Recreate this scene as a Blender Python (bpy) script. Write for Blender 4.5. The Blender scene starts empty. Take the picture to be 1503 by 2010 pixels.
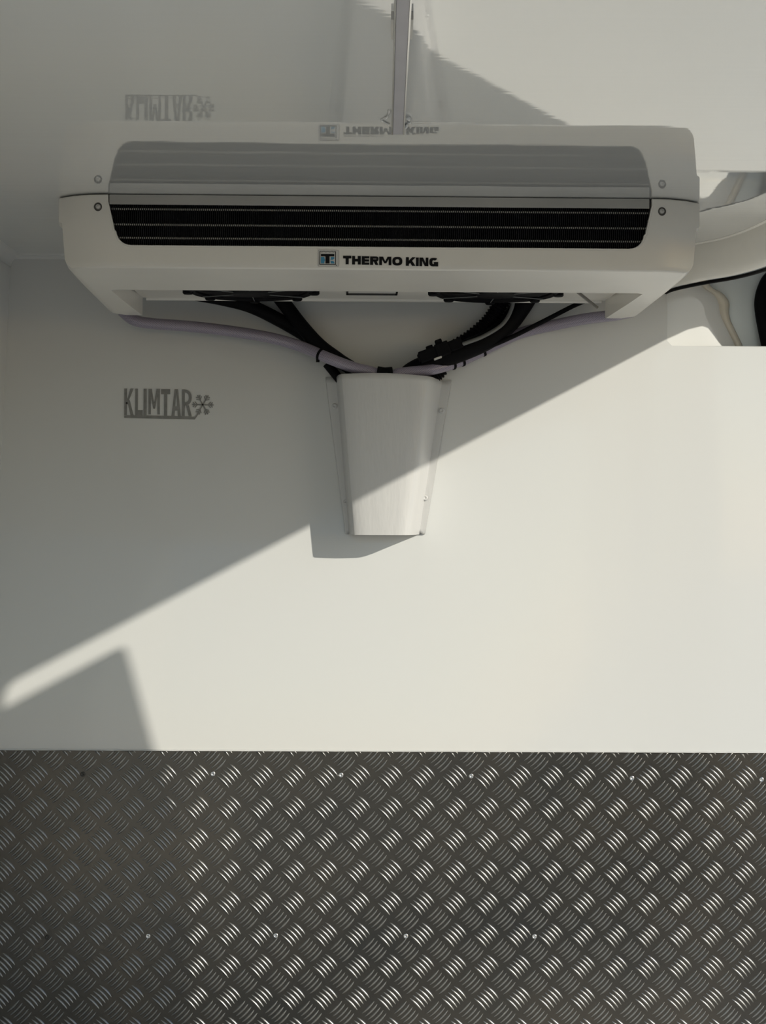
import bpy, bmesh, math, random
from mathutils import Vector, Matrix
random.seed(7)
scene = bpy.context.scene
C = scene.collection
PI = math.pi

# ------------------------------------------------------------------ camera
# the bulkhead is the plane y = 0, the camera looks straight at it from the open rear
ZC = 1.0            # camera height above the load floor
D = 2.8             # camera to bulkhead
F = 3111.0          # focal length in pixels of the 1503 x 2010 frame
cam_d = bpy.data.cameras.new('camera')
cam = bpy.data.objects.new('camera', cam_d); C.objects.link(cam)
cam_d.sensor_fit = 'HORIZONTAL'; cam_d.sensor_width = 36.0
cam_d.lens = F / 1503.0 * 36.0
cam_d.clip_start = 0.01; cam_d.clip_end = 500
cam.matrix_world = Matrix.Translation((0, -D, ZC)) @ Matrix.Rotation(PI/2, 4, 'X') @ Matrix.Rotation(math.radians(0.2), 4, 'Z')
scene.camera = cam

# ------------------------------------------------------------------ light
SA, SB = 1.04, 0.55                       # sunlight travels (-SA, +1, -SB)
sun_d = bpy.data.lights.new('sun', 'SUN'); sun_d.energy = 3.0; sun_d.angle = math.radians(0.6)
sun_d.color = (1.0, 0.945, 0.825)
sun = bpy.data.objects.new('sun', sun_d); C.objects.link(sun)
sun.location = (6, -6, 6)
sun.rotation_euler = Vector((-SA, 1, -SB)).to_track_quat('-Z', 'Y').to_euler()
world = bpy.data.worlds.new('world'); scene.world = world; world.use_nodes = True
wn = world.node_tree; bg = wn.nodes['Background']
sky = wn.nodes.new('ShaderNodeTexSky'); sky.sky_type = 'NISHITA'; sky.sun_disc = False
sky.sun_elevation = math.radians(21); sky.sun_rotation = math.atan2(SA, -1.0)
sky.dust_density = 0.4; sky.air_density = 1.0; sky.ozone_density = 1.6
wn.links.new(sky.outputs[0], bg.inputs[0]); bg.inputs[1].default_value = 0.108
vs = scene.view_settings
vs.view_transform = 'Standard'; vs.look = 'None'; vs.exposure = 0.0; vs.gamma = 1.0; vs.use_curve_mapping = False

# ------------------------------------------------------------------ helpers
def P(px, py, depth):
    """the place that lies at this distance behind a pixel of the photograph"""
    return Vector(((px - 751.5) * depth / F, depth - D, ZC - (py - 1005.0) * depth / F))

def mat(name, col, rough=0.5, metal=0.0, bump=0.0, bscale=60.0, var=0.0, vscale=8.0, spec=0.5, coat=0.0, detail=3.0, trans=0.0, aniso=None):
    m = bpy.data.materials.new(name); m.use_nodes = True
    nt = m.node_tree; b = nt.nodes['Principled BSDF']
    b.inputs['Base Color'].default_value = (*col, 1)
    b.inputs['Roughness'].default_value = rough; b.inputs['Metallic'].default_value = metal
    b.inputs['Specular IOR Level'].default_value = spec
    b.inputs['Coat Weight'].default_value = coat
    b.inputs['Transmission Weight'].default_value = trans
    tc = nt.nodes.new('ShaderNodeTexCoord')
    mp = nt.nodes.new('ShaderNodeMapping'); nt.links.new(tc.outputs['Object'], mp.inputs[0])
    if aniso: mp.inputs['Scale'].default_value = aniso
    if var > 0:
        n = nt.nodes.new('ShaderNodeTexNoise'); n.inputs['Scale'].default_value = vscale; n.inputs['Detail'].default_value = detail
        nt.links.new(mp.outputs[0], n.inputs['Vector'])
        mx = nt.nodes.new('ShaderNodeMix'); mx.data_type = 'RGBA'
        mx.inputs[6].default_value = (*[max(0, c * (1 - var)) for c in col], 1)
        mx.inputs[7].default_value = (*[min(1, c * (1 + var)) for c in col], 1)
        nt.links.new(n.outputs['Fac'], mx.inputs[0]); nt.links.new(mx.outputs[2], b.inputs['Base Color'])
    if bump > 0:
        n2 = nt.nodes.new('ShaderNodeTexNoise'); n2.inputs['Scale'].default_value = bscale; n2.inputs['Detail'].default_value = 2.0
        nt.links.new(mp.outputs[0], n2.inputs['Vector'])
        bp = nt.nodes.new('ShaderNodeBump'); bp.inputs['Strength'].default_value = 1.0; bp.inputs['Distance'].default_value = bump
        nt.links.new(n2.outputs['Fac'], bp.inputs['Height']); nt.links.new(bp.outputs[0], b.inputs['Normal'])
    return m

def tag(o, label=None, cat=None, group=None, kind=None):
    if label: o['label'] = label
    if cat: o['category'] = cat
    if group: o['group'] = group
    if kind: o['kind'] = kind
    return o

def obj(name, bm, m, parent=None, smooth=None, world_space=False):
    me = bpy.data.meshes.new(name)
    bmesh.ops.recalc_face_normals(bm, faces=bm.faces)
    bm.to_mesh(me); bm.free()
    if isinstance(m, (list, tuple)):
        for k in m: me.materials.append(k)
    else:
        me.materials.append(m)
    o = bpy.data.objects.new(name, me); C.objects.link(o)
    if smooth is not None:
        me.shade_smooth()
        if smooth < 170: me.set_sharp_from_angle(angle=math.radians(smooth))
    if parent is not None:
        o.parent = parent
        if world_space: o.matrix_parent_inverse = parent.matrix_world.inverted()
    return o

def empty(name, loc=(0, 0, 0), rz=0.0):
    o = bpy.data.objects.new(name, None); C.objects.link(o)
    o.empty_display_size = 0.05
    o.location = loc; o.rotation_euler = (0, 0, rz)
    o.matrix_world = Matrix.Translation(loc) @ Matrix.Rotation(rz, 4, 'Z')
    return o

def add_box(bm, x0, x1, y0, y1, z0, z1, bev=0.0):
    vv = [bm.verts.new((x, y, z)) for x in (x0, x1) for y in (y0, y1) for z in (z0, z1)]
    fs = [(0, 1, 3, 2), (4, 6, 7, 5), (0, 4, 5, 1), (2, 3, 7, 6), (0, 2, 6, 4), (1, 5, 7, 3)]
    ff = [bm.faces.new([vv[i] for i in f]) for f in fs]
    if bev > 0:
        es = list({e for f in ff for e in f.edges})
        bmesh.ops.bevel(bm, geom=es, offset=bev, segments=2, profile=0.5, affect='EDGES')

def add_prism(bm, poly, fn, a, b):
    """poly: 2-D points; fn(p, t) -> 3-D; extruded from t=a to t=b"""
    A = [bm.verts.new(fn(p, a)) for p in poly]; B = [bm.verts.new(fn(p, b)) for p in poly]
    n = len(poly)
    bm.faces.new(A); bm.faces.new(B[::-1])
    for i in range(n): bm.faces.new((A[i], A[(i+1) % n], B[(i+1) % n], B[i]))

def smooth_path(pts, n=10):
    pts = [Vector(p) for p in pts]; out = []
    Q = [2*pts[0] - pts[1]] + pts + [2*pts[-1] - pts[-2]]
    for i in range(1, len(Q) - 2):
        p0, p1, p2, p3 = Q[i-1:i+3]
        for k in range(n):
            t = k / n
            out.append(0.5*((2*p1) + (-p0+p2)*t + (2*p0-5*p1+4*p2-p3)*t*t + (-p0+3*p1-3*p2+p3)*t**3))
    out.append(pts[-1]); return out

def add_tube(bm, path, rad, seg=14, cap=True, uv=False):
    """rad: number or function of the ring index"""
    path = [Vector(p) for p in path]; rings = []
    up = Vector((0, -1, 0)); L = 0.0; lens = []
    for i, p in enumerate(path):
        d = (path[min(i+1, len(path)-1)] - path[max(i-1, 0)]).normalized()
        if i: L += (p - path[i-1]).length
        lens.append(L)
        s = d.cross(up)
        if s.length < 1e-4: s = d.cross(Vector((1, 0, 0)))
        s.normalize(); u = s.cross(d).normalized()
        r = rad(i) if callable(rad) else rad
        rings.append([bm.verts.new(p + r*(math.cos(2*PI*k/seg)*s + math.sin(2*PI*k/seg)*u)) for k in range(seg)])
    lay = bm.loops.layers.uv.verify() if uv else None
    for i in range(len(rings) - 1):
        for k in range(seg):
            f = bm.faces.new((rings[i][k], rings[i][(k+1) % seg], rings[i+1][(k+1) % seg], rings[i+1][k]))
            if uv:
                q = [(lens[i], k), (lens[i], k+1), (lens[i+1], k+1), (lens[i+1], k)]
                for lp, (a, b) in zip(f.loops, q): lp[lay].uv = (a, b / seg)
    if cap:
        bm.faces.new(rings[0][::-1]); bm.faces.new(rings[-1])

def add_lathe(bm, origin, axis, prof, seg=20):
    """prof: list of (radius, height along axis)"""
    axis = Vector(axis).normalized(); origin = Vector(origin)
    s = axis.orthogonal().normalized(); u = axis.cross(s); prev = None
    for r, h in prof:
        if r < 1e-7: cur = [bm.verts.new(origin + axis*h)]
        else: cur = [bm.verts.new(origin + axis*h + r*(math.cos(2*PI*k/seg)*s + math.sin(2*PI*k/seg)*u)) for k in range(seg)]
        if prev is not None:
            for k in range(seg):
                a = [prev[k % len(prev)], prev[(k+1) % len(prev)], cur[(k+1) % len(cur)], cur[k % len(cur)]]
                a = list(dict.fromkeys(a))
                if len(a) > 2: bm.faces.new(a)
        prev = cur

def boolean_diff(o, cutter):
    md = o.modifiers.new('b', 'BOOLEAN'); md.operation = 'DIFFERENCE'; md.solver = 'EXACT'; md.object = cutter
    dg = bpy.context.evaluated_depsgraph_get(); dg.update()
    me = bpy.data.meshes.new_from_object(o.evaluated_get(dg))
    o.modifiers.clear(); old = o.data; o.data = me; bpy.data.meshes.remove(old)
    cm = cutter.data; bpy.data.objects.remove(cutter); bpy.data.meshes.remove(cm)

def arc(cx, cy, r, a0, a1, n=6):
    return [(cx + r*math.cos(math.radians(a0 + (a1-a0)*k/n)), cy + r*math.sin(math.radians(a0 + (a1-a0)*k/n))) for k in range(n+1)]

# ------------------------------------------------------------------ materials
M = {}
M['wall'] = mat('white_grp_wall', (0.72, 0.725, 0.71), 0.08, bump=0.00022, bscale=7, var=0.012, vscale=3)
M['ceil'] = mat('white_grp_ceiling', (0.85, 0.85, 0.825), 0.015, bump=0.00022, bscale=5.5, var=0.015, vscale=3, aniso=(1.6, 0.8, 1))
M['fascia'] = mat('white_gelcoat', (0.90, 0.87, 0.80), 0.2, bump=0.0006, bscale=18, var=0.05, vscale=14)
M['floor'] = mat('grey_load_floor', (0.72, 0.71, 0.68), 0.5, bump=0.001, bscale=80, var=0.2, vscale=14)
M['plastic'] = mat('offwhite_plastic', (0.77, 0.74, 0.68), 0.30, bump=0.00004, bscale=350, var=0.06, vscale=11, detail=6)
M['cover'] = mat('brushed_white_paint', (0.64, 0.64, 0.635), 0.36, bump=0.0006, bscale=55, var=0.03, vscale=30, aniso=(2.2, 1, 0.5))
M['alu'] = mat('dull_aluminium', (0.55, 0.54, 0.52), 0.42, 1.0, bump=0.0002, bscale=200, var=0.2, vscale=25, aniso=(0.3, 1, 1))
M['strip'] = mat('dusty_aluminium_strip', (0.42, 0.41, 0.385), 0.5, 0.35, var=0.25, vscale=22, aniso=(0.4, 1, 1), detail=6)
M['chrome'] = mat('bright_aluminium', (0.82, 0.82, 0.82), 0.18, 1.0)
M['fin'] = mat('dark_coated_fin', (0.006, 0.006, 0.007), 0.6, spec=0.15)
M['tube'] = mat('fin_collar_metal', (0.46, 0.44, 0.39), 0.35, 0.3, var=0.3, vscale=90)
M['black'] = mat('black_plastic', (0.004, 0.004, 0.005), 0.55, spec=0.1)
M['rubber'] = mat('black_rubber', (0.004, 0.004, 0.005), 0.6, bump=0.0003, bscale=120, var=0.4, vscale=40, spec=0.1)
M['ink'] = mat('black_print', (0.005, 0.005, 0.006), 0.5, spec=0.15)
M['blue'] = mat('blue_print', (0.04, 0.25, 0.42), 0.4)
M['sticker'] = mat('silver_sticker', (0.60, 0.585, 0.555), 0.35, 0.0)
M['stickline'] = mat('grey_sticker_edge', (0.30, 0.27, 0.26), 0.5)
M['steel'] = mat('painted_steel', (0.76, 0.80, 0.79), 0.28, var=0.06, vscale=25, bump=0.0004, bscale=40)
M['sealant'] = mat('beige_sealant', (0.72, 0.66, 0.55), 0.4, bump=0.001, bscale=60, var=0.06, vscale=20)
M['logo'] = mat('cut_steel_plate', (0.21, 0.207, 0.20), 0.42, 0.5, var=0.35, vscale=90, detail=5)
M['diffuser'] = mat('lilac_grey_diffuser', (0.50, 0.48, 0.51), 0.40, var=0.1, vscale=20)
M['screw'] = mat('dirty_screw_steel', (0.07, 0.065, 0.058), 0.45, 0.3, var=0.3, vscale=300)
M['ground'] = mat('pale_yard_concrete', (0.42, 0.41, 0.38), 0.9, bump=0.004, bscale=30, var=0.15, vscale=3)
M['body'] = mat('white_body_paint', (0.78, 0.78, 0.77), 0.2, coat=0.5)
M['spout'] = mat('dull_steel_rod', (0.22, 0.21, 0.19), 0.35, 0.6, var=0.3, vscale=120)
M['wire'] = mat('grey_wire', (0.17, 0.175, 0.17), 0.45)

b_ = M['plastic'].node_tree.nodes['Principled BSDF']; b_.inputs['Coat Weight'].default_value = 0.12; b_.inputs['Coat Roughness'].default_value = 0.10
for key, ci, bi in (('ceil', 1.9, 1.8),):
    b_ = M[key].node_tree.nodes['Principled BSDF']
    b_.inputs['IOR'].default_value = bi; b_.inputs['Coat Weight'].default_value = 1.0; b_.inputs['Coat IOR'].default_value = ci
    b_.inputs['Coat Roughness'].default_value = 0.008
    M[key].node_tree.links.new(b_.inputs['Normal'].links[0].from_socket, b_.inputs['Coat Normal'])
def ripple(m):
    nt = m.node_tree; tc = nt.nodes.new('ShaderNodeTexCoord'); mp = nt.nodes.new('ShaderNodeMapping'); mp.inputs['Scale'].default_value = (5, 70, 1)
    n = nt.nodes.new('ShaderNodeTexNoise'); n.inputs['Scale'].default_value = 1.0; n.inputs['Detail'].default_value = 1.0
    bp = nt.nodes.new('ShaderNodeBump'); bp.inputs['Distance'].default_value = 0.00004
    b_ = nt.nodes['Principled BSDF']; old = b_.inputs['Normal'].links[0].from_socket
    nt.links.new(tc.outputs['Object'], mp.inputs[0]); nt.links.new(mp.outputs[0], n.inputs['Vector']); nt.links.new(n.outputs['Fac'], bp.inputs['Height'])
    nt.links.new(old, bp.inputs['Normal']); nt.links.new(bp.outputs[0], b_.inputs['Normal']); nt.links.new(bp.outputs[0], b_.inputs['Coat Normal'])
ripple(M['ceil'])
def plate_metal():
    m = mat('worn_tread_metal', (0.155, 0.15, 0.14), 0.30, 1.0, bump=0.00025, bscale=140, var=0.30, vscale=6, detail=7)
    mx = [n for n in m.node_tree.nodes if n.type == 'MIX'][0]
    mx.inputs[6].default_value = (0.085, 0.090, 0.092, 1); mx.inputs[7].default_value = (0.19, 0.165, 0.135, 1)
    return m
M['tread'] = plate_metal()
M['treadbar'] = mat('worn_tread_ridge', (0.34, 0.335, 0.32), 0.33, 1.0, var=0.22, vscale=60)

def hose_mat():
    m = bpy.data.materials.new('braided_lilac_hose'); m.use_nodes = True
    nt = m.node_tree; b = nt.nodes['Principled BSDF']; L = nt.links.new
    tc = nt.nodes.new('ShaderNodeTexCoord'); sp = nt.nodes.new('ShaderNodeSeparateXYZ'); L(tc.outputs['UV'], sp.inputs[0])
    def mth(op, a, bb=None):
        n = nt.nodes.new('ShaderNodeMath'); n.operation = op
        for i, v in enumerate((a, bb)):
            if v is None: continue
            if isinstance(v, (int, float)): n.inputs[i].default_value = v
            else: L(v, n.inputs[i])
        return n.outputs[0]
    a = mth('MULTIPLY', sp.outputs[0], 2*PI*230); c = mth('MULTIPLY', sp.outputs[1], 2*PI*18)
    s1 = mth('SINE', mth('ADD', a, c)); s2 = mth('SINE', mth('SUBTRACT', a, c))
    mxv = mth('MAXIMUM', s1, s2)
    fac = mth('MULTIPLY', mth('ADD', mxv, 0.35), 0.9)
    r = nt.nodes.new('ShaderNodeMix'); r.data_type = 'RGBA'; r.clamp_factor = True
    L(fac, r.inputs[0]); r.inputs[6].default_value = (0.185, 0.165, 0.215, 1); r.inputs[7].default_value = (0.345, 0.31, 0.39, 1)
    L(r.outputs[2], b.inputs['Base Color'])
    b.inputs['Roughness'].default_value = 0.3; b.inputs['Coat Weight'].default_value = 0.3
    return m
M['hose'] = hose_mat()

# ------------------------------------------------------------------ the van body
ZCEIL = 1.45
XR = 0.72
def left_x(z): return -0.679 - 0.046*(1.0 - z)

# floor
bm = bmesh.new(); add_box(bm, -0.80, 0.76, -2.25, 0.0, -0.04, 0.0)
tag(obj('floor', bm, M['floor']), 'grey load floor of the van', kind='structure')
# bulkhead with the notch at its upper right corner
NX, NZ = 0.501, 1.2955
poly = [(-0.76, 0.0), (XR, 0.0), (XR, NZ)] + arc(NX + 0.008, NZ + 0.008, 0.008, 270, 180, 5) + [(NX, 1.53), (-0.76, 1.53)]
bm = bmesh.new(); add_prism(bm, poly, lambda p, t: (p[0], t, p[1]), 0.0, 0.014)
front = [e for e in bm.edges if all(abs(v.co.y) < 1e-6 for v in e.verts) and any(abs(v.co.x - NX) < 0.009 and v.co.z > NZ - .001 for v in e.verts)
         or (all(abs(v.co.y) < 1e-6 and abs(v.co.z - NZ) < 1e-5 for v in e.verts))]
bmesh.ops.bevel(bm, geom=front, offset=0.0024, segments=2, profile=0.5, affect='EDGES')
tag(obj('wall_front', bm, M['wall'], smooth=30), 'white glossy bulkhead panel at the front of the load space', kind='structure')

# left wall, leaning out towards the floor
bm = bmesh.new()
add_prism(bm, [(left_x(0.0), 0.0), (left_x(1.50), 1.50), (left_x(1.50) - .05, 1.50), (left_x(0.0) - .05, 0.0)], lambda p, t: (p[0], t, p[1]), -2.2, -0.0)
tag(obj('wall_left', bm, M['wall']), 'white glossy lining of the left side wall', kind='structure')
# soft coves in the left corner
def cove(name, path, n1, n2, r, m):
    """concave fillet strip along a straight edge: n1, n2 point from the edge along the two surfaces"""
    bm = bmesh.new(); prev = None
    for p in path:
        p = Vector(p); a = Vector(n1); b = Vector(n2); c = p + r*a + r*b
        ring = [bm.verts.new(c - r*(a*math.cos(PI/2*k/6) + b*math.sin(PI/2*k/6))) for k in range(7)]
        ring.append(bm.verts.new(p - 0.002*(a+b)))
        if prev:
            for k in range(8): bm.faces.new((prev[k], prev[(k+1) % 8], ring[(k+1) % 8], ring[k]))
        prev = ring
    return obj(name, bm, m, smooth=40)
tag(cove('trim_1', [(x, 0, ZCEIL) for x in (-0.70, 0.46)], (0, -1, 0), (0, 0, -1), 0.006, M['wall']), 'rounded white corner between bulkhead and ceiling', kind='structure')
tag(cove('trim_2', [(left_x(ZCEIL), y, ZCEIL) for y in (-2.2, 0)], (1, 0, 0), (0, 0, -1), 0.02, M['wall']), 'rounded white corner between left wall and ceiling', kind='structure')

# ceiling liner: a thick panel whose right edge rolls down along the side door opening
edge = [(0.498, 0.0), (0.503, -0.035), (0.517, -0.075), (0.545, -0.13), (0.580, -0.185), (0.606, -0.26), (0.622, -0.36), (0.631, -0.5), (0.637, -0.75), (0.638, -1.2), (0.638, -1.7), (0.638, -2.2)]
edge = [(p.x, p.y) for p in smooth_path([(a, b, 0) for a, b in edge], 4)]
bm = bmesh.new()
add_prism(bm, [(-0.72, -2.2), (-0.72, 0.0)] + [(x - 0.02, y) for x, y in edge], lambda p, t: (p[0], p[1], t), ZCEIL, ZCEIL + 0.06)
tag(obj('ceiling', bm, M['ceil']), 'glossy white ceiling lining mirroring the cooling unit', kind='structure')
# rolled fascia along that edge: profile in (outward, z)
prof = [(-0.034, 1.4504), (-0.034, 1.4496), (-0.029, 1.4480), (-0.024, 1.4435), (-0.018, 1.435), (-0.012, 1.4255), (-0.007, 1.416), (-0.003, 1.406), (0.0, 1.398), (0.0, 1.394), (-0.003, 1.3915), (-0.010, 1.395), (-0.016, 1.412), (-0.024, 1.43), (-0.030, 1.4515)]
# mirrored so that the visible side faces the cabin: outward offset is towards the inside
bm = bmesh.new(); prev = None
for i, (x, y) in enumerate(edge):
    a = Vector((*edge[max(i-1, 0)], 0)); b = Vector((*edge[min(i+1, len(edge)-1)], 0))
    d = (b - a).normalized(); n = Vector((-d.y, d.x, 0))          # n points out of the load space
    if n.x < 0: n = -n
    ring = []
    for o_, z in prof:
        off = o_ if z < 1.4495 else o_
        ring.append(bm.verts.new(Vector((x, y, z)) - n*0.004 + n*(off)))
    if prev:
        for k in range(len(prof)): bm.faces.new((prev[k], prev[(k+1) % len(prof)], ring[(k+1) % len(prof)], ring[k]))
    prev = ring
tag(obj('trim_3', bm, M['fascia'], smooth=60), 'rolled white edge of the ceiling lining above the side door', kind='structure')
# dark joint under the rolled edge
bm = bmesh.new(); add_tube(bm, [(x - 0.004 + (0.004), y + 0.006, 1.3895) for x, y in edge if y > -1.6], 0.0032, 8)
tag(obj('trim_4', bm, M['rubber'], smooth=60), 'thin black joint under the rolled ceiling edge', kind='structure')

# outer roof skin, right rear quarter wall, sliding door, all beyond the frame
bm = bmesh.new(); add_box(bm, -0.80, 0.80, -2.25, 0.45, 1.535, 1.56)
tag(obj('roof', bm, M['body']), 'white outer roof skin of the van', kind='structure')
bm = bmesh.new()
rear = [(-2.2, 0.0), (-1.316, 0.0), (-1.316, 1.385), (-1.311, 1.4057), (-1.300, 1.413), (-1.275, 1.4247), (-1.275, 1.53), (-2.2, 1.53)]
add_prism(bm, rear, lambda p, t: (t, p[0], p[1]), 0.640, 0.70)
tag(obj('wall_right', bm, M['wall']), 'white right side wall behind the door opening', kind='structure')
bm = bmesh.new()
xd = 0.84
lead = [(-1.142, -0.02), (-1.140, 0.5), (-1.142, 0.83), (-1.147, 1.0), (-1.168, 1.125), (-1.198, 1.236), (-1.240, 1.415), (-1.2465, 1.440), (-1.253, 1.4475), (-1.9, 1.4475), (-2.3, 1.43), (-2.3, -0.02)]
add_prism(bm, lead, lambda p, t: (t, p[0], p[1]), xd - 0.004, xd + 0.004)
tag(obj('door_1', bm, M['body']), 'white sliding side door pushed back outside the van', kind='structure')
bm = bmesh.new()
hz = [(-1.5, 1.535), (-1.5, 1.431), (-0.20, 1.431), (-0.15, 1.429), (-0.115, 1.421), (-0.092, 1.406), (-0.066, 1.369), (-0.044, 1.342), (-0.03, 1.316), (-0.02, 1.29), (-0.012, 1.25), (-0.008, 1.0), (-0.008, 0.0), (0.06, 0.0), (0.06, 1.535)]
add_prism(bm, hz, lambda p, t: (t, p[0], p[1]), 0.722, 0.734)
tag(obj('door_2', bm, M['body']), 'white painted frame of the side door opening', kind='structure')
bm = bmesh.new()
hx, hy, ex_, ey_ = -0.775, -2.26, -0.80, -2.98
A = [bm.verts.new(v) for v in ((hx, hy, -0.05), (ex_, ey_, -0.05), (ex_, ey_, 1.30), (ex_ + 0.01, ey_ + 0.16, 1.44), (hx, hy, 1.52))]
B = [bm.verts.new((v.co.x - 0.05, v.co.y, v.co.z)) for v in A]
bm.faces.new(A); bm.faces.new(B[::-1])
for i in range(5): bm.faces.new((A[i], A[(i+1) % 5], B[(i+1) % 5], B[i]))
tag(obj('door_3', bm, M['body']), 'white left rear door standing open behind the viewer', kind='structure')
bm = bmesh.new(); add_box(bm, -40, 40, -40, 40, -0.62, -0.55)
tag(obj('ground', bm, M['ground']), 'concrete yard around the van', kind='structure')

# ------------------------------------------------------------------ pillar behind the notch
pil = empty('door_pillar', (0.56, 0.03, 0.9))
tag(pil, 'pale painted body pillar seen through the notch in the bulkhead', 'pillar')
DP = 2.828
def pz(px, py, depth): return P(px, py, depth)
redge = [(1362, 520), (1378, 560), (1398, 574), (1409, 592), (1413, 614), (1426, 642), (1443, 677), (1470, 740)]
redge = [(p.x, p.y) for p in smooth_path([(a, b, 0) for a, b in redge], 4)]
bm = bmesh.new(); rows = []
for (ex, ey) in redge:
    row = []
    for k in range(13):
        t = k/12; px = 1290 + (ex - 1290)*t
        dep = DP - 0.004 + 0.22*(px - 1290)*0.0009 + 0.010*max(0, t - 0.6)**2/0.16
        row.append(bm.verts.new(P(px, ey, dep)))
    row.append(bm.verts.new(P(ex + 1, ey, dep + 0.02)))
    rows.append(row)
for r0, r1 in zip(rows, rows[1:]):
    for k in range(len(r0) - 1): bm.faces.new((r0[k], r0[k+1], r1[k+1], r1[k]))
o = obj('lining_panel', bm, M['wall'], pil, smooth=50, world_space=True)
md = o.modifiers.new('thick', 'SOLIDIFY'); md.thickness = 0.003; md.offset = 0
# sealant flange
bm = bmesh.new(); rows = []
for i, (ex, ey) in enumerate(redge):
    w = 9 + 8*max(0, 1 - abs(ey - 590)/40)
    row = []
    for k in range(7):
        t = k/6
        row.append(bm.verts.new(P(ex - 3 + (w + 6)*t, ey, DP + 0.22*(ex - 1290)*0.0009 + 0.008 - 0.007*math.sin(PI*t))))
    rows.append(row)
for r0, r1 in zip(rows, rows[1:]):
    for k in range(6): bm.faces.new((r0[k], r0[k+1], r1[k+1], r1[k]))
o = obj('sealant_flange', bm, M['sealant'], pil, smooth=60, world_space=True)
md = o.modifiers.new('thick', 'SOLIDIFY'); md.thickness = 0.003; md.offset = 0
# steel skin
bm = bmesh.new(); rows = []
for i in range(15):
    py = 500 + i*18; row = []
    for k in range(11):
        px = 1385 + k*20
        t = k/10
        dep = DP + 0.036 + 0.10*(px - 1400)*0.0009
        row.append(bm.verts.new(P(px, py, dep)))
    rows.append(row)
for r0, r1 in zip(rows, rows[1:]):
    for k in range(10): bm.faces.new((r0[k], r0[k+1], r1[k+1], r1[k]))
o = obj('steel_skin', bm, M['steel'], pil, smooth=60, world_space=True)
md = o.modifiers.new('thick', 'SOLIDIFY'); md.thickness = 0.002; md.offset = 0
# black rubber door seal
sp = [(1600, 515), (1540, 527), (1510, 543), (1497, 566), (1492, 592), (1495, 622), (1501, 652), (1509, 690), (1520, 745)]
path = smooth_path([P(a, b, DP + 0.032) for a, b in sp], 6)
sealo = empty('door_seal', P(1509, 745, DP + 0.032)); tag(sealo, 'black rubber door seal at the right edge of the notch', 'seal')
bm = bmesh.new(); add_tube(bm, path, 0.0125, 12); obj('seal_bulb', bm, M['rubber'], sealo, smooth=60, world_space=True)
path2 = smooth_path([P(a + 17, b + 9, DP + 0.026) for a, b in sp], 6)
bm = bmesh.new(); add_tube(bm, path2, 0.0075, 10); obj('seal_lip', bm, M['black'], sealo, smooth=60, world_space=True)
sp3 = [(a + 50, b + 14) for a, b in sp]
path3 = smooth_path([P(a, b, DP + 0.05) for a, b in sp3], 6)
bm = bmesh.new(); add_tube(bm, path3, 0.022, 12); obj('seal_base', bm, M['rubber'], sealo, smooth=60, world_space=True)

# ------------------------------------------------------------------ tread plate
ZT = 0.577
tp = empty('tread_plate', (0, 0, 0.0))
tag(tp, 'dark metal five-bar tread plate cladding the foot of the bulkhead', 'tread plate')
XL = left_x(0.3) + 0.002
bm = bmesh.new(); add_box(bm, XL, XR, -0.0035, -0.0002, 0.001, ZT)
obj('plate_sheet', bm, M['tread'], tp)
# five raised bars, lens shaped mounds
def motif(sign):
    bm = bmesh.new()
    add_motif(bm, sign, 0, 0, None)
    return bm
def add_motif(bm, sign, cx, cz, zmax):
    d = Vector((1, 0, -sign)).normalized()       # along the bar
    s = Vector((1, 0, sign)).normalized()        # across, the stacking direction
    Lb, Wb, H = 0.0315, 0.0050, 0.0021
    NL, NW = 8, 6
    for k in range(-2, 3):
        c = Vector((cx, 0, cz)) + s*(0.00755*k)
        if zmax is not None and c.z - 0.0112 > zmax: continue
        grid = []
        for i in range(NL + 1):
            a = -1 + 2*i/NL
            w = Wb*0.5*(1 - a*a)**0.6 if abs(a) < 1 else 0
            h = H*(1 - abs(a)**4)
            bow = 0.0014*(1 - a*a) - 0.0007
            row = []
            for j in range(NW + 1):
                b = -1 + 2*j/NW
                p = c + d*(a*Lb*0.5) + s*(b*max(w, 0.0002) + bow)
                p.y = -0.0034 - h*(1 - b*b)
                if zmax is not None and p.z > zmax: p.z = zmax
                row.append(bm.verts.new(p))
            grid.append(row)
        for i in range(NL):
            for j in range(NW): bm.faces.new((grid[i][j], grid[i][j+1], grid[i+1][j+1], grid[i+1][j]))
PX, PZ = 63.2*0.0009, 62.1*0.0009
X0 = (388.9 - 751.5)*0.0009; Z0 = ZC - (1521.7 - 1005)*0.0009 - 0.001
spots = []
for i in range(-7, 20):
    for j in range(-1, 10):
        for sg, ox, oz in ((1, 0, 0), (-1, 33.0*0.0009, -31.0*0.0009)):
            x, z = X0 + i*PX + ox, Z0 - j*PZ + oz
            if x < XL + 0.03 or x > XR - 0.03 or z < 0.03 or z > ZT + 0.025: continue
            spots.append((sg, x, z))
vis = [q for q in spots if abs(q[1]) < 0.655 and q[2] < ZT - 0.0275]
vis.sort(key=lambda q: abs(q[1])**2*0.3 + (0.577 - q[2])**2)
vis = vis[:300]; vset = set(vis)
mm = {}
for sg in (1, -1):
    me = bpy.data.meshes.new('tread_motif'); b = motif(sg); bmesh.ops.recalc_face_normals(b, faces=b.faces)
    # open shells: make every face look outwards
    for f in b.faces:
        if f.normal.y > 0: f.normal_flip()
    b.to_mesh(me); b.free(); me.materials.append(M['treadbar']); me.shade_smooth(); mm[sg] = me
for sg, x, z in vis:
    o = bpy.data.objects.new('tread_motif', mm[sg]); C.objects.link(o); o.parent = tp; o.location = (x, 0, z)
bm = bmesh.new()
for q in spots:
    if q not in vset: add_motif(bm, q[0], q[1], q[2], ZT - 0.0002)
for f in bm.faces:
    f.normal_update()
    if f.normal.y > 0: f.normal_flip()
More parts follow.
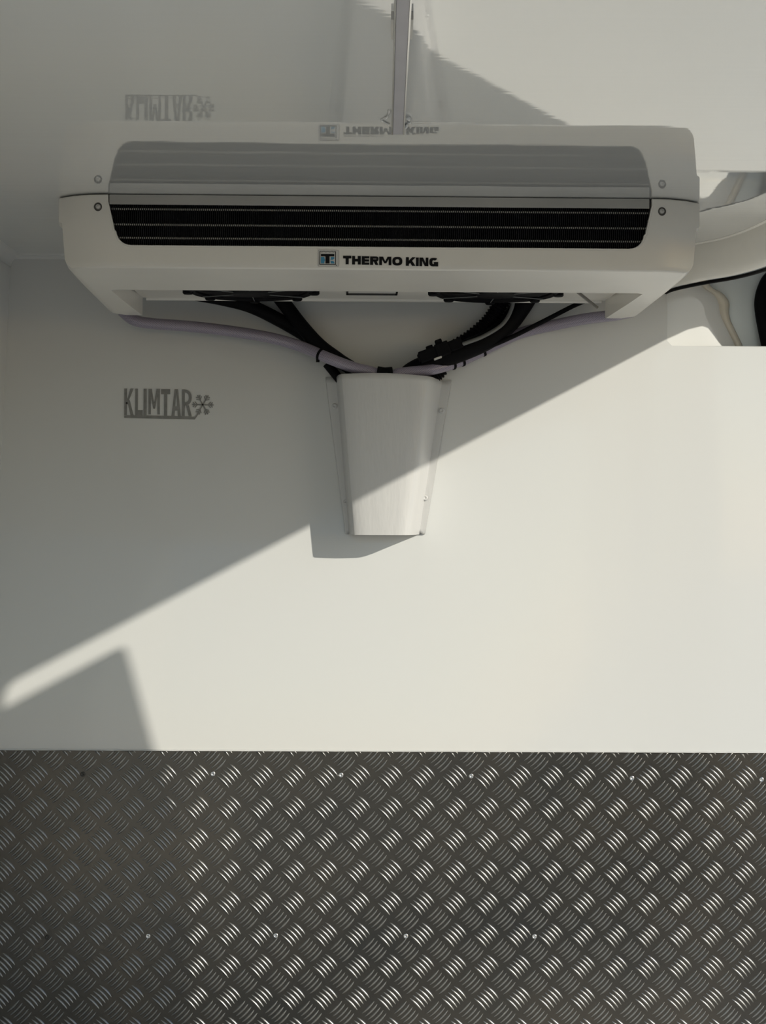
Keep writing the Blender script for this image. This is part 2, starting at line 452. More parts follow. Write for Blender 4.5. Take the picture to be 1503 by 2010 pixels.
me = bpy.data.meshes.new('tread_relief'); bm.to_mesh(me); bm.free(); me.materials.append(M['treadbar']); me.shade_smooth()
o = bpy.data.objects.new('tread_relief', me); C.objects.link(o); o.parent = tp; o['kind'] = 'stuff'
# blind rivets
rme = {}
for key, m in (('b', M['chrome']), ('d', M['screw'])):
    b = bmesh.new(); add_lathe(b, (0, 0, 0), (0, -1, 0), [(0.0045, 0.0), (0.0045, 0.0006), (0.0038, 0.0014), (0.0022, 0.0019), (0.0019, 0.0012), (0.0, 0.0012)], 14)
    bmesh.ops.recalc_face_normals(b, faces=b.faces)
    me = bpy.data.meshes.new('rivet'); b.to_mesh(me); b.free(); me.materials.append(m); me.shade_smooth(); rme[key] = me
for px, py, k in [(165, 1521, 'd'), (420, 1519.5, 'b'), (671, 1521, 'b'), (926, 1522, 'b'), (1241, 1525, 'b'), (1495, 1527, 'b'), (97, 1841, 'd'), (294, 1838, 'b'), (544, 1836, 'b'), (799, 1836, 'b'), (1051, 1836, 'b')]:
    o = bpy.data.objects.new('rivet', rme[k]); C.objects.link(o); o.parent = tp
    p = P(px, py, D); o.location = (p.x, -0.0036, p.z)
# white sealant along the top of the plate
bm = bmesh.new(); n = 160; path = []
for i in range(n + 1):
    x = XL + (XR - XL)*i/n
    path.append((x, -0.0012, ZT + 0.0005 + 0.0004*random.random()))
add_tube(bm, path, lambda i: 0.0014 + 0.0007*random.random()**2, 7)
tag(obj('sealant_bead', bm, M['wall'], smooth=60), 'thin white sealant bead along the top of the tread plate', 'sealant')

# ------------------------------------------------------------------ cooling unit
UY = 2.252 - D
unit = empty('evaporator_unit', (-0.004, UY, ZCEIL), math.radians(1.4))
tag(unit, 'off-white slim evaporator cooling unit hung under the ceiling', 'cooling unit')
# local frame: x right, y back towards the bulkhead, z up (0 = ceiling)
def plan(hw, inset, rearv):
    """plan outline, front side bowed back at both ends"""
    pts = []
    N = 40
    for i in range(N + 1):
        u = -hw + 2*hw*i/N
        a = max(0.0, (abs(u) - 0.390)/0.071)
        pts.append((u, inset + 0.030*a**2.2))
    pts += [(hw + 0.004, inset + 0.06), (hw + 0.006, 0.20), (hw + 0.006, rearv - 0.02), (hw - 0.012, rearv), (-hw + 0.012, rearv), (-hw - 0.006, rearv - 0.02), (-hw - 0.006, 0.20), (-hw - 0.004, inset + 0.06)]
    return pts
rows = [(0.0015, 0.460, 0.002), (0.003, 0.4612, 0.0), (0.036, 0.4612, 0.0), (0.0385, 0.4560, 0.0005), (0.0900, 0.4515, 0.0031), (0.0960, 0.4490, 0.0034), (0.0995, 0.4460, 0.0036), (0.1028, 0.4410, 0.0050), (0.1043, 0.4360, 0.0080), (0.1046, 0.431, 0.0120)]
bm = bmesh.new(); prev = None; REAR = 0.475
for i, (w, hw, ins) in enumerate(rows):
    pl = plan(hw, ins, REAR - (0.0 if w < 0.09 else 0.6*(ins - 0.002)))
    ring = [bm.verts.new((u, v, -w*(1 + 0.10*max(0, v)/REAR*(w/0.1046)))) for u, v in pl]
    if prev:
        n = len(ring)
        for k in range(n): bm.faces.new((prev[k], prev[(k+1) % n], ring[(k+1) % n], ring[k]))
    else: first = ring
    prev = ring
bm.faces.new(first); bm.faces.new(prev[::-1])
shell = obj('housing', bm, M['plastic'])
# air outlet in the front
def outlet(grow):
    b0 = 0.0735 + grow
    p = [(-0.3865 - grow, 0.03), (-0.3865 - grow, -0.012), (-0.3775 - grow, -(b0 - 0.022))]
    p += [(-0.352, -(b0 - 0.024)) and (x, y) for x, y in arc(-0.3535 - grow, -(b0 - 0.022), 0.022, 185, 270, 7)]
    q = [(-x, y) for x, y in p[::-1]]
    return p + q
bm = bmesh.new(); add_prism(bm, outlet(0), lambda p, t: (p[0], t, p[1]), -0.05, 0.075)
boolean_diff(shell, obj('cut', bm, M['plastic']))
# open underside between the two side arms
bm = bmesh.new()
add_prism(bm, [(-0.412, 0.205), (-0.402, 0.2), (0.402, 0.2), (0.412, 0.205), (0.408, 0.30), (0.390, 0.6), (-0.390, 0.6), (-0.408, 0.30)], lambda p, t: (p[0], p[1], t), -0.2, -0.080)
boolean_diff(shell, obj('cut', bm, M['plastic']))
# cut the arms' tips to a slope and let the middle end a little before the bulkhead
shell.parent = unit
shell.data.materials.clear(); shell.data.materials.append(M['plastic'])
shell.data.shade_smooth(); shell.data.set_sharp_from_angle(angle=math.radians(28))
wmod = shell.modifiers.new('wn', 'WEIGHTED_NORMAL'); wmod.keep_sharp = True; wmod.weight = 100
# thin pale rim round the outlet
bm = bmesh.new()
rim = outlet(0.0008)[1:-1]
add_tube(bm, [(x, 0.0002 + max(0, -y - 0.0385)*0.0508, y) for x, y in rim], 0.0014, 8)
obj('outlet_rim', bm, M['plastic'], unit, smooth=60)
# fan panel on the underside with a rolled rear lip
bm = bmesh.new(); add_box(bm, -0.40, 0.40, 0.204, 0.478, -0.0835, -0.0805)
obj('fan_panel', bm, M['plastic'], unit)
bm = bmesh.new(); add_tube(bm, [(-0.392, 0.480, -0.0835), (0.392, 0.480, -0.0835)], 0.0045, 10)
obj('panel_lip', bm, M['plastic'], unit, smooth=60)
# aluminium strip closing the coil under the ceiling
bm = bmesh.new(); add_box(bm, -0.3855, 0.3835, 0.004, 0.0065, -0.0150, -0.001, 0.0005); add_box(bm, -0.3855, 0.3835, 0.0065, 0.03, -0.003, -0.001)
obj('mounting_strip', bm, M['strip'], unit)
# coil: fins and three tube rows
bm = bmesh.new(); u = -0.384
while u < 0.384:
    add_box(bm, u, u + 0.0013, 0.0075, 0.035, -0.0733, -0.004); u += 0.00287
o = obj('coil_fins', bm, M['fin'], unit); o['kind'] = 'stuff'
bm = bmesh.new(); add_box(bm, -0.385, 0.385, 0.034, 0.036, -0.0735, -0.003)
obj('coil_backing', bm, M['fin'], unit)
for w in (0.0205, 0.0425, 0.0615):
    bm = bmesh.new(); add_tube(bm, [(-0.384, 0.0104, -w), (0.384, 0.0104, -w)], 0.0018, 8)
    obj('coil_tube', bm, M['tube'], unit, smooth=60)
# cover screws
for sx in (-1, 1):
    s = empty('s'); bpy.data.objects.remove(s)
    bm = bmesh.new(); add_lathe(bm, (sx*0.4005, 0.0018, -0.0195), (0, -1, 0), [(0.0, -0.004), (0.0062, -0.004), (0.0062, 0.0008), (0.0052, 0.0016), (0.0040, 0.0016)], 20)
    ws = obj('washer', bm, M['screw'], unit, smooth=40)
    bm = bmesh.new(); add_lathe(bm, (sx*0.4005, 0.0018, -0.0195), (0, -1, 0), [(0.0, -0.003), (0.0036, -0.003), (0.0036, 0.003), (0.0028, 0.0040), (0.0015, 0.0042), (0.0013, 0.0025), (0, 0.0025)], 16)
    obj('screw_head', bm, M['alu'], ws, smooth=40)
# fans set into the underside
def fan(u0):
    v0, r, zf = 0.372, 0.105, -0.0838
    f = bpy.data.objects.new('fan', None); C.objects.link(f); f.parent = unit; f.location = (u0, v0, zf); f.empty_display_size = 0.05
    bm = bmesh.new(); add_lathe(bm, (0, 0, 0), (0, 0, -1), [(r, -0.002), (r, 0.003), (r - 0.006, 0.006), (r - 0.012, 0.003), (r - 0.014, -0.002)], 40)
    obj('fan_ring', bm, M['black'], f, smooth=40)
    bm = bmesh.new(); add_lathe(bm, (0, 0, 0), (0, 0, -1), [(r - 0.006, -0.0002), (0.0, -0.0002)], 40); add_lathe(bm, (0, 0, 0), (0, 0, -1), [(r - 0.006, 0.0004), (0.0, 0.0004)], 40)
    obj('fan_well', bm, M['fin'], f)
    bm = bmesh.new(); add_lathe(bm, (0, 0, 0), (0, 0, -1), [(0.034, 0.0), (0.034, 0.006), (0.03, 0.008), (0.0, 0.008)], 24)
    obj('fan_hub', bm, M['black'], f, smooth=40)
    for k in range(6):
        a = 2*PI*(k + 0.5)/6; ca, sa = math.cos(a), math.sin(a)
        bm = bmesh.new(); add_tube(bm, [(0.03*ca, 0.03*sa, -0.0060), ((r - 0.008)*ca, (r - 0.008)*sa, -0.0055)], 0.0008, 6)
        obj('guard_bar', bm, M['wire'], f)
    for k in range(7):
        a = 2*PI*k/7; bm = bmesh.new(); g = []
        for q in (0.035, 0.06, 0.085):
            tw = 0.25*(q/0.1)
            g.append([bm.verts.new((q*math.cos(a + tw + e), q*math.sin(a + tw + e), -0.0008 - h)) for e, h in ((-0.22, 0.0002), (0.0, 0.0012), (0.25, 0.0024))])
        for i in range(2):
            for j in range(2): bm.faces.new((g[i][j], g[i][j+1], g[i+1][j+1], g[i+1][j]))
        obj('fan_blade', bm, M['black'], f)
    for k in range(8):
        a = PI*(k + 0.0)/4; ca, sa = math.cos(a), math.sin(a)
        bm = bmesh.new(); add_lathe(bm, ((r - 0.001)*ca, (r - 0.001)*sa, 0.0), (0, 0, -1), [(0.009, -0.002), (0.009, 0.006), (0.007, 0.008), (0, 0.008)], 10)
        obj('fan_clip', bm, M['black'], f, smooth=40)
fan(-0.206); fan(0.199)
# bent drain spout under the right side
bm = bmesh.new()
ui = unit.matrix_world.inverted()
add_tube(bm, [ui @ P(1112, 556, 2.60), ui @ P(1132, 572, 2.605), ui @ P(1171, 603, 2.615)], 0.0027, 10)
obj('drain_spout', bm, M['spout'], unit, smooth=60)

# ---- flat print on the unit: polygons on the fascia
def wall_poly(bm, pts, fn, t0, t1): add_prism(bm, pts, fn, t0, t1)
def thick_line(p, q, w):
    p = Vector((*p, 0)); q = Vector((*q, 0)); d = (q - p).normalized(); n = Vector((-d.y, d.x, 0))*w*0.5
    return [tuple((p+n)[:2]), tuple((q+n)[:2]), tuple((q-n)[:2]), tuple((p-n)[:2])]
def rect(x0, y0, x1, y1): return [(x0, y0), (x1, y0), (x1, y1), (x0, y1)]
def ring_polys(cx, cy, rx, ry, tx, ty, a0, a1, n=22, e=2.6):
    def sp_(a, rx, ry):
        c, s = math.cos(a), math.sin(a)
        return (cx + rx*math.copysign(abs(c)**(2/e), c), cy + ry*math.copysign(abs(s)**(2/e), s))
    out = []
    for k in range(n):
        b0 = math.radians(a0 + (a1-a0)*k/n); b1 = math.radians(a0 + (a1-a0)*(k+1)/n)
        out.append([sp_(b0, rx, ry), sp_(b1, rx, ry), sp_(b1, rx-tx, ry-ty), sp_(b0, rx-tx, ry-ty)])
    return out
def glyph(ch, x0, x1, y0, y1, sv, sh):
    xm = (x0+x1)/2; ym = (y0+y1)/2
    if ch == 'T': return [rect(x0, y0, x1, y0+sh), rect(xm-sv/2, y0+sh, xm+sv/2, y1)]
    if ch == 'H': return [rect(x0, y0, x0+sv, y1), rect(x1-sv, y0, x1, y1), rect(x0+sv, ym-sh/2, x1-sv, ym+sh/2)]
    if ch == 'E': return [rect(x0, y0, x0+sv, y1), rect(x0+sv, y0, x1, y0+sh*.85), rect(x0+sv, ym-sh*.42, x1-2, ym+sh*.42), rect(x0+sv, y1-sh*.85, x1, y1)]
    if ch == 'I': return [rect(x0, y0, x1, y1)]
    if ch == 'L': return [rect(x0, y0, x0+sv, y1), rect(x0+sv, y1-sh, x1, y1)]
    if ch == 'K': return [rect(x0, y0, x0+sv, y1), [(x0+sv, ym-sh*.35), (x1-sv*1.15, y0), (x1, y0), (x0+sv, ym+sh*1.0)], [(x0+sv+ (x1-x0-sv)*.12, ym+sh*.15), (x0+sv+(x1-x0-sv)*.42, ym-sh*.55), (x1, y1), (x1-sv*1.15, y1)]]
    if ch == 'M': return [rect(x0, y0, x0+sv*.9, y1), rect(x1-sv*.9, y0, x1, y1), [(x0+sv*.4, y0), (x0+sv*1.25, y0), (xm+sv*.32, y1-(y1-y0)*.22), (xm-sv*.32, y1-(y1-y0)*.22)], [(x1-sv*1.25, y0), (x1-sv*.4, y0), (xm+sv*.32, y1-(y1-y0)*.22), (xm-sv*.32, y1-(y1-y0)*.22)]]
    if ch == 'N': return [rect(x0, y0, x0+sv*.9, y1), rect(x1-sv*.9, y0, x1, y1), [(x0+sv*.4, y0), (x0+sv*1.2, y0), (x1-sv*.4, y1), (x1-sv*1.2, y1)]]
    if ch == 'A': return [[(xm-sv*.55, y0), (xm+sv*.05, y0), (x0+sv*.95, y1), (x0, y1)], [(xm-sv*.05, y0), (xm+sv*.55, y0), (x1, y1), (x1-sv*.95, y1)], rect(x0+sv*.8, y1-(y1-y0)*.36, x1-sv*.8, y1-(y1-y0)*.36+sh*.8)]
    if ch == 'R':
        yb = y0 + (y1-y0)*0.60; cy = (y0+yb)/2; ry = (yb-y0)/2
        out = [rect(x0, y0, x0+sv, y1), rect(x0+sv, y0, x1-ry*.9, y0+sh*.85), rect(x0+sv, yb-sh*.85, x1-ry*.9, yb)]
        out += ring_polys(x1-ry*.9, cy, ry*.9, ry, min(sv, ry*.9)*.95, sh*.85, -90, 90, 10, 2.2)
        out += [[(x0+(x1-x0)*.42, yb-2), (x0+(x1-x0)*.42+sv, yb-2), (x1, y1), (x1-sv, y1)]]
        return out
    if ch == 'O': return ring_polys(xm, ym, (x1-x0)/2, (y1-y0)/2, sv, sh*.9, 0, 360, 28)
    if ch == 'G':
        out = ring_polys(xm, ym, (x1-x0)/2, (y1-y0)/2, sv, sh*.9, 45, 318, 24, 2.8)
        return out + [rect(xm+2, ym-2, x1, ym+sh*.75), rect(x1-sv*.85, ym-2, x1, y1)]
    return []
# crop pixels (5.368 per photo pixel, origin 600,480) -> unit local
DF = D + UY
def on_fascia(p, t):
    px, py = 600 + p[0]/5.368, 480 + p[1]/5.368
    w = P(px, py, DF + 0.002)
    q = unit.matrix_world.inverted() @ w
    zz = -q.z
    v = 0.0005 + max(0, zz - 0.0385)*0.0508 + max(0, zz - 0.0995)*0.45
    return (q.x, v - 0.0006 - t, q.z)
letters = [('T', 383, 470), ('H', 478, 570), ('E', 580, 660), ('R', 668, 757), ('M', 764, 892), ('O', 902, 1008), ('K', 1045, 1147), ('I', 1151, 1181), ('N', 1188, 1283), ('G', 1292, 1386)]
SLY = -4; 
for i, (ch, a, b) in enumerate(letters):
    bm = bmesh.new(); dy = (a - 383)/1000*17 + SLY
    for poly in glyph(ch, a, b, 125 + dy, 214 + dy, 32, 27):
        wall_poly(bm, poly, on_fascia, 0.0, 0.0004)
    obj('brand_letter', bm, M['ink'], unit)
# emblem
eo = bmesh.new(); wall_poly(eo, [(120, 72), (128, 60), (330, 62), (340, 74), (340, 226), (332, 234), (126, 234), (120, 226)], on_fascia, 0.0, 0.0002)
emb = obj('brand_emblem', eo, M['stickline'], unit)
b2 = bmesh.new(); wall_poly(b2, [(123, 72), (130, 63), (328, 65), (337, 75), (337, 225), (330, 231), (128, 231), (123, 225)], on_fascia, 0.0002, 0.00035)
obj('emblem_field', b2, M['sticker'], emb)
b3 = bmesh.new()
for l in (((139, 76), (137, 214)), ((137, 212), (304, 214)), ((304, 216), (304, 78))): wall_poly(b3, thick_line(*l, 7), on_fascia, 0.0003, 0.0006)
zz = []
for k in range(9): zz.append((139 + 165*k/8, 76 + (8 if k % 2 else 0)))
for p, q in zip(zz, zz[1:]): wall_poly(b3, thick_line(p, q, 5), on_fascia, 0.0003, 0.0006)
wall_poly(b3, rect(150, 104, 291, 128), on_fascia, 0.0003, 0.0006); wall_poly(b3, rect(198, 128, 241, 203), on_fascia, 0.0003, 0.0006)
wall_poly(b3, rect(309, 218, 317, 226), on_fascia, 0.0003, 0.0006)
obj('emblem_frame', b3, M['ink'], emb)
b4 = bmesh.new()
wall_poly(b4, [(150, 136), (186, 136), (190, 158), (194, 168), (188, 182), (186, 202), (150, 202)], on_fascia, 0.0003, 0.0006)
wall_poly(b4, [(254, 136), (291, 136), (291, 152), (280, 163), (250, 165), (254, 150)], on_fascia, 0.0003, 0.0006)
wall_poly(b4, [(250, 175), (280, 177), (291, 188), (291, 203), (254, 203), (254, 188)], on_fascia, 0.0003, 0.0006)
obj('emblem_blue', b4, M['blue'], emb)
# rating label on the fan panel
lb = bmesh.new(); add_box(lb, -0.048, 0.036, 0.33, 0.418, -0.0843, -0.0833)
lab = obj('rating_label', lb, M['sticker'], unit)
for (x0, x1, y0, y1) in ((-0.049, -0.0455, 0.33, 0.422), (0.0335, 0.037, 0.33, 0.422), (-0.049, 0.037, 0.401, 0.422)):
    lb = bmesh.new(); add_box(lb, x0, x1, y0, y1, -0.0847, -0.0833); obj('label_border', lb, M['ink'], lab)

# ------------------------------------------------------------------ hose cover
cov = empty('hose_cover', (0, 0, 0.95)); tag(cov, 'white painted sheet metal cover tapering down the middle of the bulkhead', 'cover')
PC = 0.078
def frontx(px, py, dep): return P(px, py, dep)
bm = bmesh.new(); rows = []
N = 26
for i in range(N + 1):
    t = i/N
    py = 742 + (1048 - 742)*t
    # corners in photo pixels at this height
    fl0 = 639 + (679 - 639)*t; fl1 = 661 + (688 - 661)*t       # left flange outer / foot
    fr0 = 884 + (833 - 884)*t; fr1 = 866 + (822 - 866)*t       # right flange
    a0 = 668 + (694 - 668)*t; b0 = 850 + (806 - 850)*t         # front face edges
    z = P(0, py, D).z
    def W(px, y):
        q = max(0, min(1, (px - 660)/195))
        return Vector(((px - 751.5)*(D + y)/F, y, z + (0.0035*math.sin(PI*q) - 0.0045*q)*(1 - t)**6))
    p = PC*(1 - 0.04*t)
    row = [W(fl0, -0.0005), W(fl0, -0.0040), W(fl1 - 2, -0.0040)]
    for (f, g) in ((0.04, 0.35), (0.10, 0.62), (0.22, 0.84), (0.45, 0.955), (0.8, 1.0)):
        row.append(W(fl1 + (a0 + 14 - fl1)*f, -0.0025 - (p - 0.0025)*g))
    for k in range(1, 6):
        s = k/6; row.append(W(a0 + 14 + (b0 - 16 - a0 - 14)*s, -p - 0.007*math.sin(PI*s)*(1 - t*0.7)))
    for (f, g) in ((0.05, 1.0), (0.25, 0.95), (0.42, 0.82), (0.56, 0.6), (0.75, 0.32), (1.0, 0.0)):
        row.append(W(b0 - 16 + (fr1 - b0 + 16)*f, -0.0025 - (p - 0.0025)*g))
    row += [W(fr0, -0.0040), W(fr0, -0.0005)]
    rows.append([bm.verts.new(v) for v in row])
for r0, r1 in zip(rows, rows[1:]):
    for k in range(len(r0) - 1): bm.faces.new((r0[k], r0[k+1], r1[k+1], r1[k]))
# closed bottom
bot = rows[-1][2:-2]; bm.faces.new([bm.verts.new(v.co) for v in bot])
bmesh.ops.remove_doubles(bm, verts=bm.verts, dist=1e-6)
o = obj('cover_shell', bm, M['cover'], cov, smooth=35, world_space=True)
md = o.modifiers.new('thick', 'SOLIDIFY'); md.thickness = 0.0012; md.offset = 1
b = bmesh.new(); add_lathe(b, (0, 0, 0), (0, -1, 0), [(0.0052, 0.0), (0.0050, 0.0010), (0.0040, 0.0020), (0.0022, 0.0026), (0.0018, 0.0015), (0, 0.0015)], 16)
bmesh.ops.recalc_face_normals(b, faces=b.faces)
rv = bpy.data.meshes.new('rivet'); b.to_mesh(rv); b.free(); rv.materials.append(M['cover']); rv.shade_smooth()
for px, py in ((656, 798), (866, 806), (834, 977), (679, 986)):
    o = bpy.data.objects.new('rivet', rv); C.objects.link(o); o.parent = cov; o.matrix_parent_inverse = cov.matrix_world.inverted()
    p = P(px, py, D); o.location = (p.x, -0.0048, p.z)

# ------------------------------------------------------------------ hoses and cables
def pathpx(pts, n=12): return smooth_path([P(a, b, D - y) for a, b, y in pts], n)
def tie(name, path, idx, r, parent, wide=0.0022):
    p = path[idx]; d = (path[idx+1] - path[idx-1]).normalized()
    bm = bmesh.new(); add_lathe(bm, p - d*wide, d, [(r, 0), (r + 0.0012, 0), (r + 0.0012, 2*wide), (r, 2*wide)], 16)
    s = d.cross(Vector((0, -1, 0))).normalized()
    add_box(bm, p.x + s.x*(r+.001) - .003, p.x + s.x*(r+.001) + .003, p.y - .003, p.y + .003, p.z + s.z*(r+.001) - .003, p.z + s.z*(r+.001) + .003)
    return obj(name, bm, M['black'], parent, world_space=True)
# lilac drain hoses
RH = 0.0098
hl = empty('drain_hose', P(248, 622, D - 0.05)); tag(hl, 'lilac braided drain hose running from the left arm to the cover', 'hose', 'braided drain hoses')
pl = pathpx([(238, 612, .05), (262, 630, .05), (300, 637, .045), (370, 642, .04), (450, 651, .036), (530, 664, .036), (590, 681, .04), (640, 702, .058), (690, 721, .063), (730, 731, .063), (743, 741, .060), (744, 780, .055)])
bm = bmesh.new(); add_tube(bm, pl, RH, 18, uv=True); obj('hose_tube', bm, M['hose'], hl, smooth=170, world_space=True)
tie('cable_tie', pl, 81, RH, hl)
hr = empty('drain_hose', P(1215, 612, D - 0.05)); tag(hr, 'lilac braided drain hose running from the right arm to the cover', 'hose', 'braided drain hoses')
pr = pathpx([(1240, 610, .06), (1205, 617, .055), (1150, 624, .045), (1090, 636, .022), (1020, 653, .016), (955, 683, .018), (905, 707, .030), (850, 724, .050), (800, 731, .060), (778, 734, .062), (768, 744, .060), (768, 782, .055)])
bm = bmesh.new(); add_tube(bm, pr, RH, 18, uv=True); obj('hose_tube', bm, M['hose'], hr, smooth=170, world_space=True)
tie('cable_tie', pr, 62, RH, hr); tie('cable_tie', pr, 72, RH, hr); tie('cable_tie', pr, 76, RH, hr)
# tape round the place where both meet
bm = bmesh.new(); add_tube(bm, [P(739, 732, D - .0640), P(754, 734, D - .0645), P(769, 733, D - .0635)], 0.0116, 14)
tag(obj('tape_wrap', bm, M['black'], smooth=60), 'black tape wrap where both lilac hoses meet above the cover', 'tape')
# black refrigerant hoses on the left
a = pathpx([(380, 578, .02), (436, 588, .02), (490, 602, .02), (545, 628, .018), (600, 660, .014), (648, 697, .0135), (690, 728, .014), (712, 790, .016)])
bm = bmesh.new(); add_tube(bm, a, 0.0120, 14); tag(obj('refrigerant_hose', bm, M['rubber'], smooth=170), 'black hose curving from the left fan down towards the cover', 'hose', 'black refrigerant hoses')
a = pathpx([(535, 570, .018), (556, 596, .018), (590, 640, .028), (625, 678, .038), (665, 708, .0395), (700, 735, .0395), (722, 790, .041)])
bm = bmesh.new(); add_tube(bm, a, 0.0125, 14); tag(obj('refrigerant_hose', bm, M['rubber'], smooth=170), 'straighter black hose right of the curved one under the left fan', 'hose', 'black refrigerant hoses')
a = pathpx([(640, 714, .009), (653, 730, .009), (670, 752, .010), (690, 790, .010)])
bm = bmesh.new(); add_tube(bm, a, 0.0080, 12); tag(obj('foam_sleeve', bm, M['rubber'], smooth=170), 'black foam sleeve under the left lilac hose at the cover', 'sleeve')
# black hose, corrugated conduit and wires on the right
a = pathpx([(1040, 570, .022), (1022, 600, .022), (995, 635, .024), (955, 666, .038), (905, 689, .046), (860, 706, .042), (800, 736, .030), (770, 790, .030)])
bm = bmesh.new(); add_tube(bm, a, 0.0175, 16); tag(obj('refrigerant_hose', bm, M['rubber'], smooth=170), 'thick black hose bending from the right fan to the cover', 'hose', 'black refrigerant hoses')
a = pathpx([(996, 570, .018), (978, 600, .018), (956, 632, .018), (922, 662, .018), (884, 686, .016), (862, 706, .014), (862, 726, .016), (842, 745, .018), (810, 790, .02)], 22)
bm = bmesh.new(); add_tube(bm, a, lambda i: 0.0125 + (0.0016 if i % 4 < 2 else -0.0008), 14)
tag(obj('corrugated_conduit', bm, M['black'], smooth=40), 'black corrugated conduit behind the thick hose under the right fan', 'conduit')
a = pathpx([(1004, 572, .050), (1004, 600, .048), (986, 634, .052), (950, 658, .060), (915, 672, .067), (890, 680, .067), (874, 685, .066)])
bm = bmesh.new(); add_tube(bm, a, 0.0034, 10); tag(obj('grey_wire', bm, M['wire'], smooth=170), 'thin grey wire lying on the thick black hose', 'wire')
a = pathpx([(1150, 588, .03), (1120, 601, .03), (1060, 632, .032), (1000, 662, .038), (940, 687, .05), (890, 704, .054), (850, 712, .05), (815, 740, .05), (800, 780, .05)])
bm = bmesh.new(); add_tube(bm, a, 0.0040, 10); tag(obj('thin_cable', bm, M['black'], smooth=170), 'thin black cable between the thick hose and the right lilac hose', 'cable')
# electrical connector
cn = empty('wire_connector', P(852, 700, D - 0.062)); tag(cn, 'black plug connector lying above the right lilac hose', 'connector')
cc = P(852, 691, D - 0.062); dirx = (P(905, 672, D - .062) - P(825, 702, D - .062)).normalized(); dirz = Vector((-dirx.z, 0, dirx.x))
def cbox(name, u0, u1, w0, w1, y0, y1, m, parent):
    bm = bmesh.new()
    add_box(bm, u0, u1, y0, y1, w0, w1, min(0.0016, (u1-u0)*.2, (w1-w0)*.2))
    for v in bm.verts: v.co = cc + dirx*v.co.x + dirz*v.co.z + Vector((0, v.co.y, 0))
    return obj(name, bm, m, parent, world_space=True)
cbox('plug_body', -0.028, 0.006, -0.0105, 0.0095, -0.010, 0.012, M['black'], cn)
cbox('socket_body', 0.002, 0.026, -0.012, 0.0115, -0.012, 0.012, M['black'], cn)
cbox('latch', -0.012, 0.0, 0.008, 0.014, -0.006, 0.006, M['black'], cn)
cbox('latch', 0.006, 0.018, 0.010, 0.0185, -0.007, 0.007, M['black'], cn)
cbox('cable_boot', 0.024, 0.05, -0.0095, 0.0085, -0.009, 0.009, M['rubber'], cn)
cbox('white_tab', -0.006, 0.008, -0.0135, -0.0105, -0.012, 0.002, M['sticker'], cn)
cbox('plug_ring', -0.0305, -0.027, -0.0075, 0.006, -0.009, 0.009, M['rubber'], cn)

# ------------------------------------------------------------------ name plate on the bulkhead
npl = empty('name_plate', P(330, 823, D)); tag(npl, 'riveted grey cut-out lettering with a snowflake on the shaded bulkhead', 'name plate')
def on_wall(p, t):
    px, py = 180 + p[0]/4.697, 700 + p[1]/4.697
    q = P(px, py, D); return (q.x, -0.0002 - t, q.z)
TH = 0.0012
kl = [('K', 297, 382, 303, 548, 24, 30), ('L', 398, 466, 304, 552, 24, 50), ('I', 475, 503, 304, 556, 20, 20), ('M', 520, 624, 305, 540, 24, 24), ('T', 636, 720, 308, 556, 28, 46), ('A', 733, 818, 308, 556, 28, 46), ('R', 828, 918, 310, 556, 26, 32)]
for ch, x0, x1, y0, y1, sv, sh in kl:
    bm = bmesh.new()
    for i, poly in enumerate(glyph(ch, x0, x1, y0, y1, sv, sh)): add_prism(bm, poly, on_wall, 0, TH + i*0.00007)
    obj('plate_letter', bm, M['logo'], npl, world_space=True)
bm = bmesh.new(); add_prism(bm, [(297, 550), (540, 550), (920, 560), (952, 560), (950, 586), (297, 573)], on_wall, 0, TH - 0.00012)
add_prism(bm, thick_line((948, 574), (990, 512), 12), on_wall, 0, TH + 0.0001)
obj('underline', bm, M['logo'], npl, world_space=True)
bm = bmesh.new()
for k in range(6):
    a = math.radians(60*k + 1); c, s = math.cos(a), math.sin(a)
    def pt(r, off=0.0): return (1020 + r*c - off*s, 450 + r*s + off*c)
    add_prism(bm, thick_line((1020, 450), pt(100), 11), on_wall, 0, TH + k*0.00006)
    for r0, l in ((48, 34), (70, 28)):
        for sg in (-1, 1): add_prism(bm, thick_line(pt(r0), pt(r0 + l*0.75, sg*l*0.8), 8), on_wall, 0, TH - 0.0002 - sg*0.00005)
obj('snowflake', bm, M['logo'], npl, world_space=True)
for x, y in ((320, 437), (1020, 450)):
    q = on_wall((x, y), 0)
    bm = bmesh.new(); add_lathe(bm, q, (0, -1, 0), [(0.0016, 0), (0.0016, 0.0018), (0.0008, 0.0024), (0, 0.0024)], 12)
    obj('rivet', bm, M['ink'], npl, smooth=60, world_space=True)

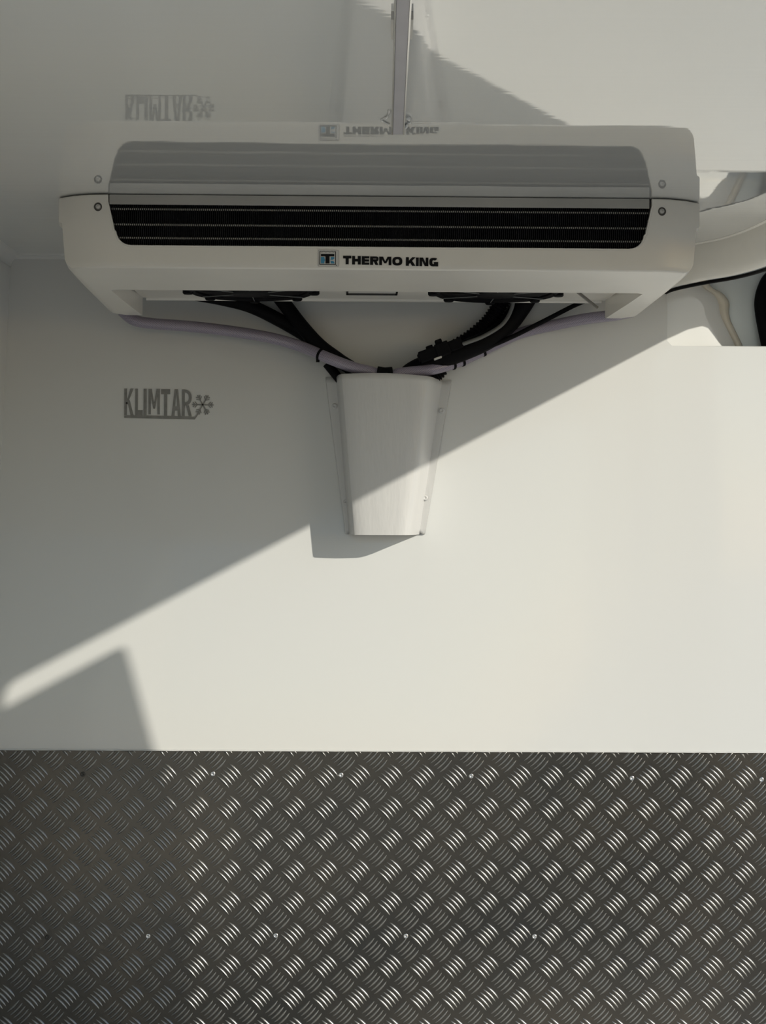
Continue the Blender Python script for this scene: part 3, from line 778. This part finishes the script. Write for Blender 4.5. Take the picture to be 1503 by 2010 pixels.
# ------------------------------------------------------------------ LED profile on the ceiling
led = empty('light_bar', (0.018, -0.95, ZCEIL)); tag(led, 'narrow aluminium light bar running along the ceiling towards the viewer', 'light bar')
LX, LY0, LY1 = 0.0158, -0.948, -2.15
bm = bmesh.new()
hw = 0.0076
prof2 = [(-hw, 0), (-hw, -0.009), (-hw + 0.0016, -0.0096), (-hw + 0.0016, -0.0072), (hw - 0.0016, -0.0072), (hw - 0.0016, -0.0096), (hw, -0.009), (hw, 0)]
def sk(y): return 0.0
add_prism(bm, prof2, lambda p, t: (LX + p[0], t, ZCEIL + p[1]), LY1, LY0)
obj('channel', bm, M['chrome'], led, world_space=True)
bm = bmesh.new(); add_prism(bm, [(-hw + 0.0017, -0.0073), (-hw + 0.0020, -0.0088), (hw - 0.0020, -0.0088), (hw - 0.0017, -0.0073)], lambda p, t: (LX + p[0], t, ZCEIL + p[1]), LY1, LY0 + 0.0005)
obj('diffuser', bm, M['diffuser'], led, world_space=True)
for y in (-1.345, -2.0):
    bm = bmesh.new()
    add_box(bm, LX - hw - 0.0024, LX - hw - 0.0001, y - 0.03, y + 0.03, ZCEIL - 0.0072, ZCEIL - 0.0002)
    add_box(bm, LX + hw + 0.0001, LX + hw + 0.0024, y - 0.03, y + 0.03, ZCEIL - 0.0072, ZCEIL - 0.0002)
    obj('mounting_clip', bm, M['alu'], led, world_space=True)
# blobs of clear sealant at its end
bm = bmesh.new()
add_tube(bm, smooth_path([(LX + 0.010, -1.00, ZCEIL - .001), (LX + 0.014, -0.985, ZCEIL - .003), (LX + 0.011, -0.97, ZCEIL - .001), (LX + 0.009, -0.955, ZCEIL - .002)], 5), lambda i: 0.0016 + 0.001*math.sin(i), 8)
obj('sealant_blob', bm, M['body'], led, smooth=60, world_space=True)
bm = bmesh.new()
add_tube(bm, smooth_path([(LX - 0.010, -1.03, ZCEIL - .001), (LX - 0.013, -1.0, ZCEIL - .002), (LX - 0.019, -0.985, ZCEIL - .001), (LX - 0.011, -0.965, ZCEIL - .001)], 5), lambda i: 0.0013 + 0.0006*math.sin(i*1.3), 8)
obj('sealant_blob', bm, M['body'], led, smooth=60, world_space=True)
